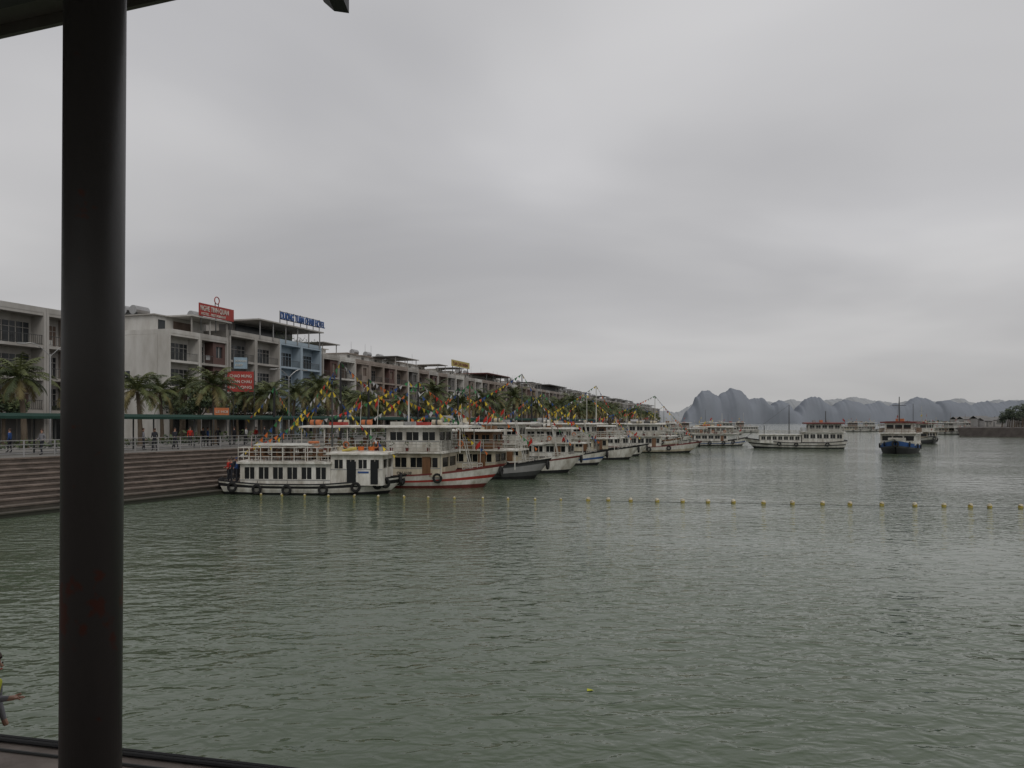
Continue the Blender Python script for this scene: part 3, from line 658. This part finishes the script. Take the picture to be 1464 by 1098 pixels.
def long_boat():
    r=random.Random(4); mb=MB(.06); d=143.; loc,rz,L=place((PX(1066,d+3),d+3),(PX(1210,d-2),d-2))
    rows=hull(mb,L,5,1.15,2.0,1.6,['black','white','black','white','white','black']); hw=2.1
    cabin(mb,-.05*L,.36*L,hw,1.0,2.5,7,'white'); slab(mb,-.06*L,.38*L,hw+.2,2.5); rails(mb,-.05*L,.37*L,hw,2.66,.7)
    cabin(mb,-.46*L,-.06*L,hw,1.2,3.0,6,'white'); slab(mb,-.48*L,-.05*L,hw+.2,3.0); cabin(mb,-.44*L,-.12*L,hw-.3,3.15,4.6,5,'white2'); slab(mb,-.47*L,-.08*L,hw+.1,4.6,'dred',.22,'dred')
    rails(mb,-.47*L,-.06*L,hw+.1,3.15,.7)
    for x_,h in ((.31,4.3),(.06,8.2),(-.3,7.0)): mb.cyl((x_*L,0,2.5),(x_*L,0,h),.12,.07,'dgrey',6); mb.cyl((x_*L,-.9,h*.8),(x_*L,.9,h*.8),.03,.03,'dgrey',4)
    for x_,h in ((.31,4.3),(.06,8.2)): mb.cyl((x_*L,0,h),(.5*L,0,2.0),.02,.02,'dgrey',3)
    for q in range(3): mb.box((-.2-.07*q)*L,(-.17-.07*q)*L,-.6,.6,4.8,5.3,r.choice(['grey','orange','cream']))
    flag(mb,-.47*L,0,3.2,2.5,r); tyres(mb,rows,[.2,.5,.7],1)
    mb.build("long_tour_boat",loc,rz)
long_boat()
def blue_boat():
    r=random.Random(4); mb=MB(.02); d=122.; X=PX(1287,d); v=Vector((.54,.84)).normalized(); c=Vector((X,d)); loc,rz,L=place(tuple(c-v*7),tuple(c+v*7))
    rows=hull(mb,L,5.8,1.5,2.4,1.6,['black','black','dgrey','blue','blue','white2']); hw=2.5
    cabin(mb,-.42*L,.24*L,hw,1.3,3.1,7,'white',nf=3); slab(mb,-.44*L,.28*L,hw+.3,3.1,'white'); cabin(mb,-.1*L,.17*L,hw-.5,3.25,4.8,4,'white',nf=3); slab(mb,-.35*L,.22*L,hw+.1,4.8,'dred',.2,'dred')
    rails(mb,-.42*L,.26*L,hw+.1,3.25,.75,'wood')
    mb.box(-.02*L,.05*L,-.6,.6,5.0,5.5,'orange'); mb.cyl((.1*L,0,4.8),(.1*L,0,9.0),.1,.06,'dgrey',6); mb.cyl((.1*L,-1,7.6),(.1*L,1,7.6),.04,.04,'dgrey',4); mb.cyl((.1*L,0,9.0),(.44*L,0,2.9),.02,.02,'dgrey',3)
    mb.cyl((-.3*L,1.5,4.8),(-.3*L,1.5,8),.05,.04,'dgrey',5)
    flag(mb,.2*L,0,5.0,1.2,r); mb.box(.29*L,.37*L,-1.2,1.2,1.9,2.5,'white2'); tyres(mb,rows,[.5,.7,.86],1); tyres(mb,rows,[.5,.7,.86],-1)
    mb.torus((.5*L,0,1.6),(1,0,0),.4,.15,'tyre'); mb.build("blue_tour_boat",loc,rz)
blue_boat()
d=175; two_deck("tour_boat",(PX(1322,d),d-4),(PX(1334,d),d+9),40,4.6,['black','dgrey','dgrey','white','white','dgrey'],haze=.15,roofk='dred',bunt=False)
for px,d,hd,L_ in ((1215,380,1,20),(1240,390,1,17),(1352,300,.2,14),(1035,300,1,16),(1060,360,-1,18),(1010,250,1,14),(975,300,1,16),(955,340,1,16),(1385,330,1,14)):
    v=Vector((hd,-.3)).normalized(); c=Vector((PX(px,d),d)); two_deck("distant_tour_boat",tuple(c+v*L_/2),tuple(c-v*L_/2),px,4.8,['black','white','white','white','white','dgrey'],haze=.25 if d>280 else .15,bunt=False,lod=True)
rb=random.Random(2)
def mast(px,d,ztop,ends):
    mb=MB(); X=PX(px,d); mb.cyl((0,0,-.3 if d<62 else 2.8),(0,0,ztop),.14,.09,'black',7)
    for epx,epy,ed in ends: bunting(mb,(0,0,ztop),(PX(epx,ed)-X,ed-d,PZ(epy,ed)),.4,rb,.42,.6)
    mb.build("flag_mast",(X,d,0))
mast(487,70,PZ(518,70),((385,640,60),(612,612,62),(440,600,75)))
mast(527,74,PZ(542,74),((470,628,64),(665,605,64)))
mast(598,78,PZ(546,78),((520,605,74),(700,612,70)))
mast(392,72,PZ(552,72),((440,620,64),(352,600,68)))
mast(655,84,PZ(554,84),((600,600,78),(730,606,76)))
mast(760,95,PZ(566,95),((700,606,84),(820,606,90)))
# ---------------------------------------------------------------- buoys
bx=[372,404,436,470,505,540,578,612,650,690,727,765,802,840,870,902,940,976,1012,1050,1090,1133,1175,1213,1261,1308,1350,1385,1415,1460,1500,1550]
mb=MB(); prev=None
for x_ in bx:
    y_=708+(x_-370)/(1464-370)*18.5; d=WL(y_); p=Vector((PX(x_,d),d+R.uniform(-.15,.15),0)); tl=R.uniform(-.12,.12); s=.55 if x_<840 else .9
    mb.cyl(p+Vector((0,0,-.1)),p+Vector((tl*.4,0,.13*s)),.11*s,.16*s,'yellow',10); mb.cyl(p+Vector((tl*.4,0,.131*s)),p+Vector((tl,0,.25*s)),.16*s,.09*s,'cream',10)
    if prev: mb.cyl(prev+Vector((0,0,.0)),p+Vector((0,0,.0)),.014,.014,'dgrey',4,False)
    prev=p
mb.build("buoy_line")
d=WL(988); mb=MB(); mb.poly([(-.04,-.03,.01),(.05,-.02,.02),(.06,.05,.012),(-.03,.06,.03)],'cloth_yel'); mb.poly([(.05,-.02,.02),(.09,.0,.01),(.06,.05,.012)],'cloth_yel'); mb.build("floating_wrapper",(PX(842,d),d,0))
# ---------------------------------------------------------------- hills
def hills(name,prof,D,th,c,sd,jag=1.0):
    m=mat(name+"_hazy_rock",c,1.0,.06,.03,spec=0)  # pale blue-grey aerial haze painted into the hills' base colour
    mb=MB(); px0=prof[0][0];px1=prof[-1][0]; nx=int((px1-px0)/1.0); ny=10
    def pz(px):
        for (a0,y0),(a1,y1) in zip(prof,prof[1:]):
            if a0<=px<=a1: 
                q=(px-a0)/(a1-a0); q2=q*q*(3-2*q); return y0+(y1-y0)*(q*.55+q2*.45)
        return 603
    for i in range(nx+1):
        px=px0+(px1-px0)*i/nx; X=PX(px,D); base=(HY-pz(px))/F*D
        jg=noise.noise(Vector((X*.021,sd,0)))*5.5+noise.noise(Vector((X*.055,sd,3)))*5+noise.noise(Vector((X*.15,sd,7)))*3
        z=base+5+jg*jag*min(1,base/30)
        for j in range(ny+1):
            q=j/ny*2-1; sh=max(0,1-abs(q)**1.9)**.75
            zz=-3 if sh<.01 else max(-3,z*sh*(1+.06*noise.noise(Vector((X*.03,j*.9,sd+2)))*(abs(q)>.01)))
            mb.v.append((X,D+q*th+noise.noise(Vector((X*.012,j*.15,sd+9)))*th*.6,zz))
    k=mb.mi(m)
    for i in range(nx):
        for j in range(ny): A=i*(ny+1)+j; mb.f.append((A,A+ny+1,A+ny+2,A+1)); mb.m.append(k)
    mb.build(name,smooth=True)
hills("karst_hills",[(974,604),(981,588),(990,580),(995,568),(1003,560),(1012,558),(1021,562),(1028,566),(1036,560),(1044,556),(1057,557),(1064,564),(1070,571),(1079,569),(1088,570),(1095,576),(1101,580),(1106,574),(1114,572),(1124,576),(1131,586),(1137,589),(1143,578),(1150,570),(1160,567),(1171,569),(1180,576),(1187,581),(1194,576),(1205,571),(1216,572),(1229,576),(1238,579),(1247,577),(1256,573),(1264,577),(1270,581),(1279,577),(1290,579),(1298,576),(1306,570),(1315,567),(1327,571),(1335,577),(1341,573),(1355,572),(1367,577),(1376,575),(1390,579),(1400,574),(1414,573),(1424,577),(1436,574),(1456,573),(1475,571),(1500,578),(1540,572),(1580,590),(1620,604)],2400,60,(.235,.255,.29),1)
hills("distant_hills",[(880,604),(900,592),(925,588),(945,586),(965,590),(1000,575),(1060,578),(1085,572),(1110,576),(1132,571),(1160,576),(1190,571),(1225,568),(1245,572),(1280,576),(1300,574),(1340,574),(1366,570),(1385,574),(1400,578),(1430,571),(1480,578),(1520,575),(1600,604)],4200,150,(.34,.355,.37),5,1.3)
# ---------------------------------------------------------------- right shore
sw=stone("shore_wall",(.05,.04,.035),(.1,.085,.075),.5)
mb=MB(); A=[(PX(1368,262),262),(PX(1500,238),238),(420,230),(900,500),(380,620),(PX(1392,420),420)]
mb.poly([(x_,y_,3.0) for x_,y_ in A],sw)
for i in range(len(A)):
    p=A[i];q=A[(i+1)%len(A)]; mb.poly([(p[0]-3*(i==5),p[1]-2,-.5),(q[0],q[1]-2,-.5),(q[0],q[1],3.0),(p[0],p[1],3.0)],sw)
mb.build("breakwater")
mb=MB(.12); rt=random.Random(8)
lf2=[mat("far_leaf_dark",(.03,.045,.028),.7,.3,1),mat("far_leaf",(.06,.08,.045),.7,.3,1)]
for i in range(46):
    px=1425+i*3.2+rt.uniform(-1,1); d=265+rt.uniform(-5,40)
    if px<1440 and rt.random()<.4: continue
    h=3+min(6,(px-1418)*.12)+rt.uniform(-1,1.5); X=PX(px,d)
    mb.cyl((X,d,2.8),(X+.3,d,3+h*.6),.25,.12,bark,5)
    for q in range(4): leafy(mb,(X+rt.uniform(-1.6,1.6),d+rt.uniform(-1.5,1.5),3+h*rt.uniform(.4,.95)),1.5,1.5,1.1,60,.42,rt,lf2)
mb.build("shore_trees")
mb=MB(.25)
for i in range(9):
    px=1368+i*10; d=300+rt.uniform(0,60); X=PX(px,d); w_=rt.uniform(3,6); h=rt.uniform(2,3.5)
    mb.box(X,X+w_,d,d+5,3,3+h,'bgrey'); mb.poly([(X-.4,d-.4,3+h),(X+w_+.4,d-.4,3+h),(X+w_+.4,d+2.5,4.2+h),(X-.4,d+2.5,4.2+h)],'bdark'); mb.poly([(X-.4,d+5.4,3+h),(X+w_+.4,d+5.4,3+h),(X+w_+.4,d+2.5,4.2+h),(X-.4,d+2.5,4.2+h)],'bdark')
    mb.box(X+.6,X+1.4,d-.03,d,3,5,'bdark'); mb.box(X+1.9,X+w_-.5,d-.03,d,3.9,4.8,'bdark')
mb.build("harbour_sheds")
mb=MB(.3); mb.box(PX(1290,900),PX(1520,900),900,960,-1,2.2,'bgrey')
for i in range(26):
    X=PX(1295+i*8.5,920); leafy(mb,(X,925,4),6,4,2.6,26,1.6,rt,lf2)
mb.build("far_shoreline")
# ---------------------------------------------------------------- foreground pier shelter
pe0=Vector((-2.59,3.82)); pd=Vector((.974,-.226)).normalized(); pn=Vector((-pd.y,pd.x))
conc=stone("pier_concrete",(.22,.18,.155),(.38,.32,.28),3.0,False,.01)
mb=MB(); A0=pe0-pd*12;A1=pe0+pd*14
def qd(p,q,r_,s_,k): mb.poly([p,q,r_,s_],k)
def V3(v,z): return (v.x,v.y,z)
qd(V3(A0,3.4),V3(A0-pn*9,3.4),V3(A1-pn*9,3.4),V3(A1,3.4),conc); qd(V3(A0,3.4),V3(A1,3.4),V3(A1,-1),V3(A0,-1),conc)
for o,z,r_ in ((-.03,3.41,.012),(.03,3.39,.016)):
    mb.cyl(V3(A0+pn*o,z),V3(A1+pn*o,z),r_,r_,'black',8)
mb.cyl(V3(A0-pn*.12,3.405),V3(A1-pn*.12,3.405),.008,.008,'dgrey',6)
mb.build("pier_platform")
mb=MB(); mb.box(-14,-3.8,3.9,6.6,-1,2.0,conc); mb.box(-14,-3.77,6.6,6.64,1.85,2.02,conc); mb.build("lower_landing")
pm=bpy.data.materials.new("painted_steel_column"); pm.use_nodes=True; t=pm.node_tree;NN=t.nodes;LL=t.links;bb=NN["Principled BSDF"]; bb.inputs["Roughness"].default_value=.45
g=NN.new("ShaderNodeNewGeometry"); n=NN.new("ShaderNodeTexNoise"); n.inputs["Scale"].default_value=14; n.inputs["Detail"].default_value=8; LL.new(g.outputs["Position"],n.inputs["Vector"])
s=NN.new("ShaderNodeSeparateXYZ"); LL.new(g.outputs["Position"],s.inputs[0])
def mm(op,a_,b_):
    q=NN.new("ShaderNodeMath"); q.operation=op
    for i,v in enumerate((a_,b_)):
        if isinstance(v,(int,float)): q.inputs[i].default_value=v
        else: LL.new(v,q.inputs[i])
    return q.outputs[0]
zc=mm('ABSOLUTE',mm('SUBTRACT',s.outputs[2],4.35),0); band=mm('MULTIPLY',mm('SUBTRACT',.13,zc),1.3)
f=mm('MULTIPLY',mm('SUBTRACT',mm('ADD',n.outputs[0],mm('MAXIMUM',band,-.05)),.61),14); f2=mm('MINIMUM',mm('MAXIMUM',f,0),1)
mxx=NN.new("ShaderNodeMix"); mxx.data_type='RGBA'; LL.new(f2,mxx.inputs[0]); mxx.inputs[6].default_value=(.05,.046,.044,1); mxx.inputs[7].default_value=(.085,.028,.02,1); LL.new(mxx.outputs[2],bb.inputs["Base Color"])
bpn=NN.new("ShaderNodeBump"); bpn.inputs["Distance"].default_value=.002; LL.new(n.outputs[0],bpn.inputs["Height"]); LL.new(bpn.outputs[0],bb.inputs["Normal"])
mb=MB(); mb.cyl((0,0,-1.7),(0,0,2.38),.1,.1,pm,48); mb.cyl((0,0,-1.7),(0,0,-1.67),.18,.18,pm,32)
cobj=mb.build("steel_column",(PX(133,2.7),2.7,5.1)); cobj.rotation_euler=(0,math.radians(.35),0)
for p in cobj.data.polygons: p.use_smooth=len(p.vertices)==4
re0=Vector((-3.28,4.84)); rd=Vector((.947,-.32)).normalized(); rn=Vector((-rd.y,rd.x))
sof=mat("canopy_soffit",(.16,.165,.15),.7,.2,2); mb=MB()
def slabq(o0,o1,z0,z1,k,s0=-12,s1=14):
    a0=re0+rd*s0+rn*o0;a1=re0+rd*s1+rn*o0;b0=re0+rd*s0+rn*o1;b1=re0+rd*s1+rn*o1
    i=len(mb.v); mb.v.extend([V3(a0,z0),V3(a1,z0),V3(b1,z0),V3(b0,z0),V3(a0,z1),V3(a1,z1),V3(b1,z1),V3(b0,z1)])
    for f_ in ((3,2,1,0),(4,5,6,7),(0,1,5,4),(1,2,6,5),(2,3,7,6),(3,0,4,7)): mb.f.append(tuple(i+a_ for a_ in f_)); mb.m.append(mb.mi(k))
slabq(-0.03,-9,7.5,7.58,sof); slabq(-0.03,-.06,7.43,7.497,sof); slabq(-.38,-.5,7.36,7.497,'black'); slabq(-1.0,-1.6,7.3,7.497,'black')
for s_ in (-8,-5.2):
    slabq(-.5,-9,7.3,7.49,'black',s_,s_+.12)
bx0=PX(463,4.0); bx1=PX(499,4.0); zt=7.62; 
def prism(x0,x1,y0,y1):
    i=len(mb.v); zl=PZ(16,4.0); zr=PZ(19,4.0)
    for y_ in (y0,y1): mb.v.extend([(x0,y_,zt),(x0,y_,PZ(3,4.0)),(x0+.055,y_,zl),(x1,y_,zr),(x1,y_,zt)])
    k=mb.mi('black')
    mb.f.append((i,i+1,i+2,i+3,i+4)); mb.m.append(k); mb.f.append((i+9,i+8,i+7,i+6,i+5)); mb.m.append(k)
    for j in range(5): mb.f.append((i+j,i+5+j,i+5+(j+1)%5,i+(j+1)%5)); mb.m.append(k)
prism(bx0,bx1,3.4,4.0)
mb.build("canopy_roof")
def child():
    J={'pelvis':((0,.03,.62),.085),'belly':((.005,.01,.74),.08),'chest':((.01,-.02,.86),.088),'neckb':((.01,-.03,.955),.05),'neck':((.01,-.035,1.0),.036),'head':((.01,-.045,1.09),.072),'crown':((.01,-.04,1.15),.052)}
    for s,n_ in((1,'l'),(-1,'r')):
        J['hip'+n_]=((s*.06,.03,.57),.065); J['kn'+n_]=((s*.065,0,.32),.042); J['an'+n_]=((s*.065,.02,.06),.03); J['to'+n_]=((s*.07,-.10,.03),.025)
    # arm on the camera side (local -x) stretched forward, level
    J['shr']=((-.105,-.03,.91),.04); J['elr']=((-.14,-.16,.865),.032); J['wrr']=((-.125,-.28,.868),.021); J['har']=((-.12,-.32,.87),(.026,.016))
    J['shl']=((.11,-.02,.91),.04); J['ell']=((.15,.01,.75),.032); J['wrl']=((.14,-.05,.6),.021); J['hal']=((.14,-.07,.55),(.024,.016))
    Bn=bones('cloth_yel','cloth_dark')
    Bn=[(a_,b_,('cloth_grey' if (a_[:2] in('sh','el') ) else k)) for a_,b_,k in Bn]
    for q,(dx,ln,dz) in enumerate(((-.024,.05,.002),(-.008,.06,.006),(.008,.056,.004),(.022,.042,-.002))):
        b0=(-.12+dx*.7,-.34,.872); J['f%da'%q]=(b0,.0085); J['f%db'%q]=((-.12+dx*1.1,-.34-ln*.5,.876+dz),.0075); J['f%dc'%q]=((-.12+dx*1.3,-.34-ln,.868+dz),.0055)
        Bn+=[('har','f%da'%q,'skin'),('f%da'%q,'f%db'%q,'skin'),('f%db'%q,'f%dc'%q,'skin')]
    J['tha']=((-.09,-.31,.88),.009); J['thb']=((-.075,-.345,.89),.007); Bn+=[('har','tha','skin'),('tha','thb','skin')]
    return person("child",J,Bn,(-4.115,5.9,2.02),math.radians(88),'hair',2)
child()
print("objs",len(bpy.data.objects))
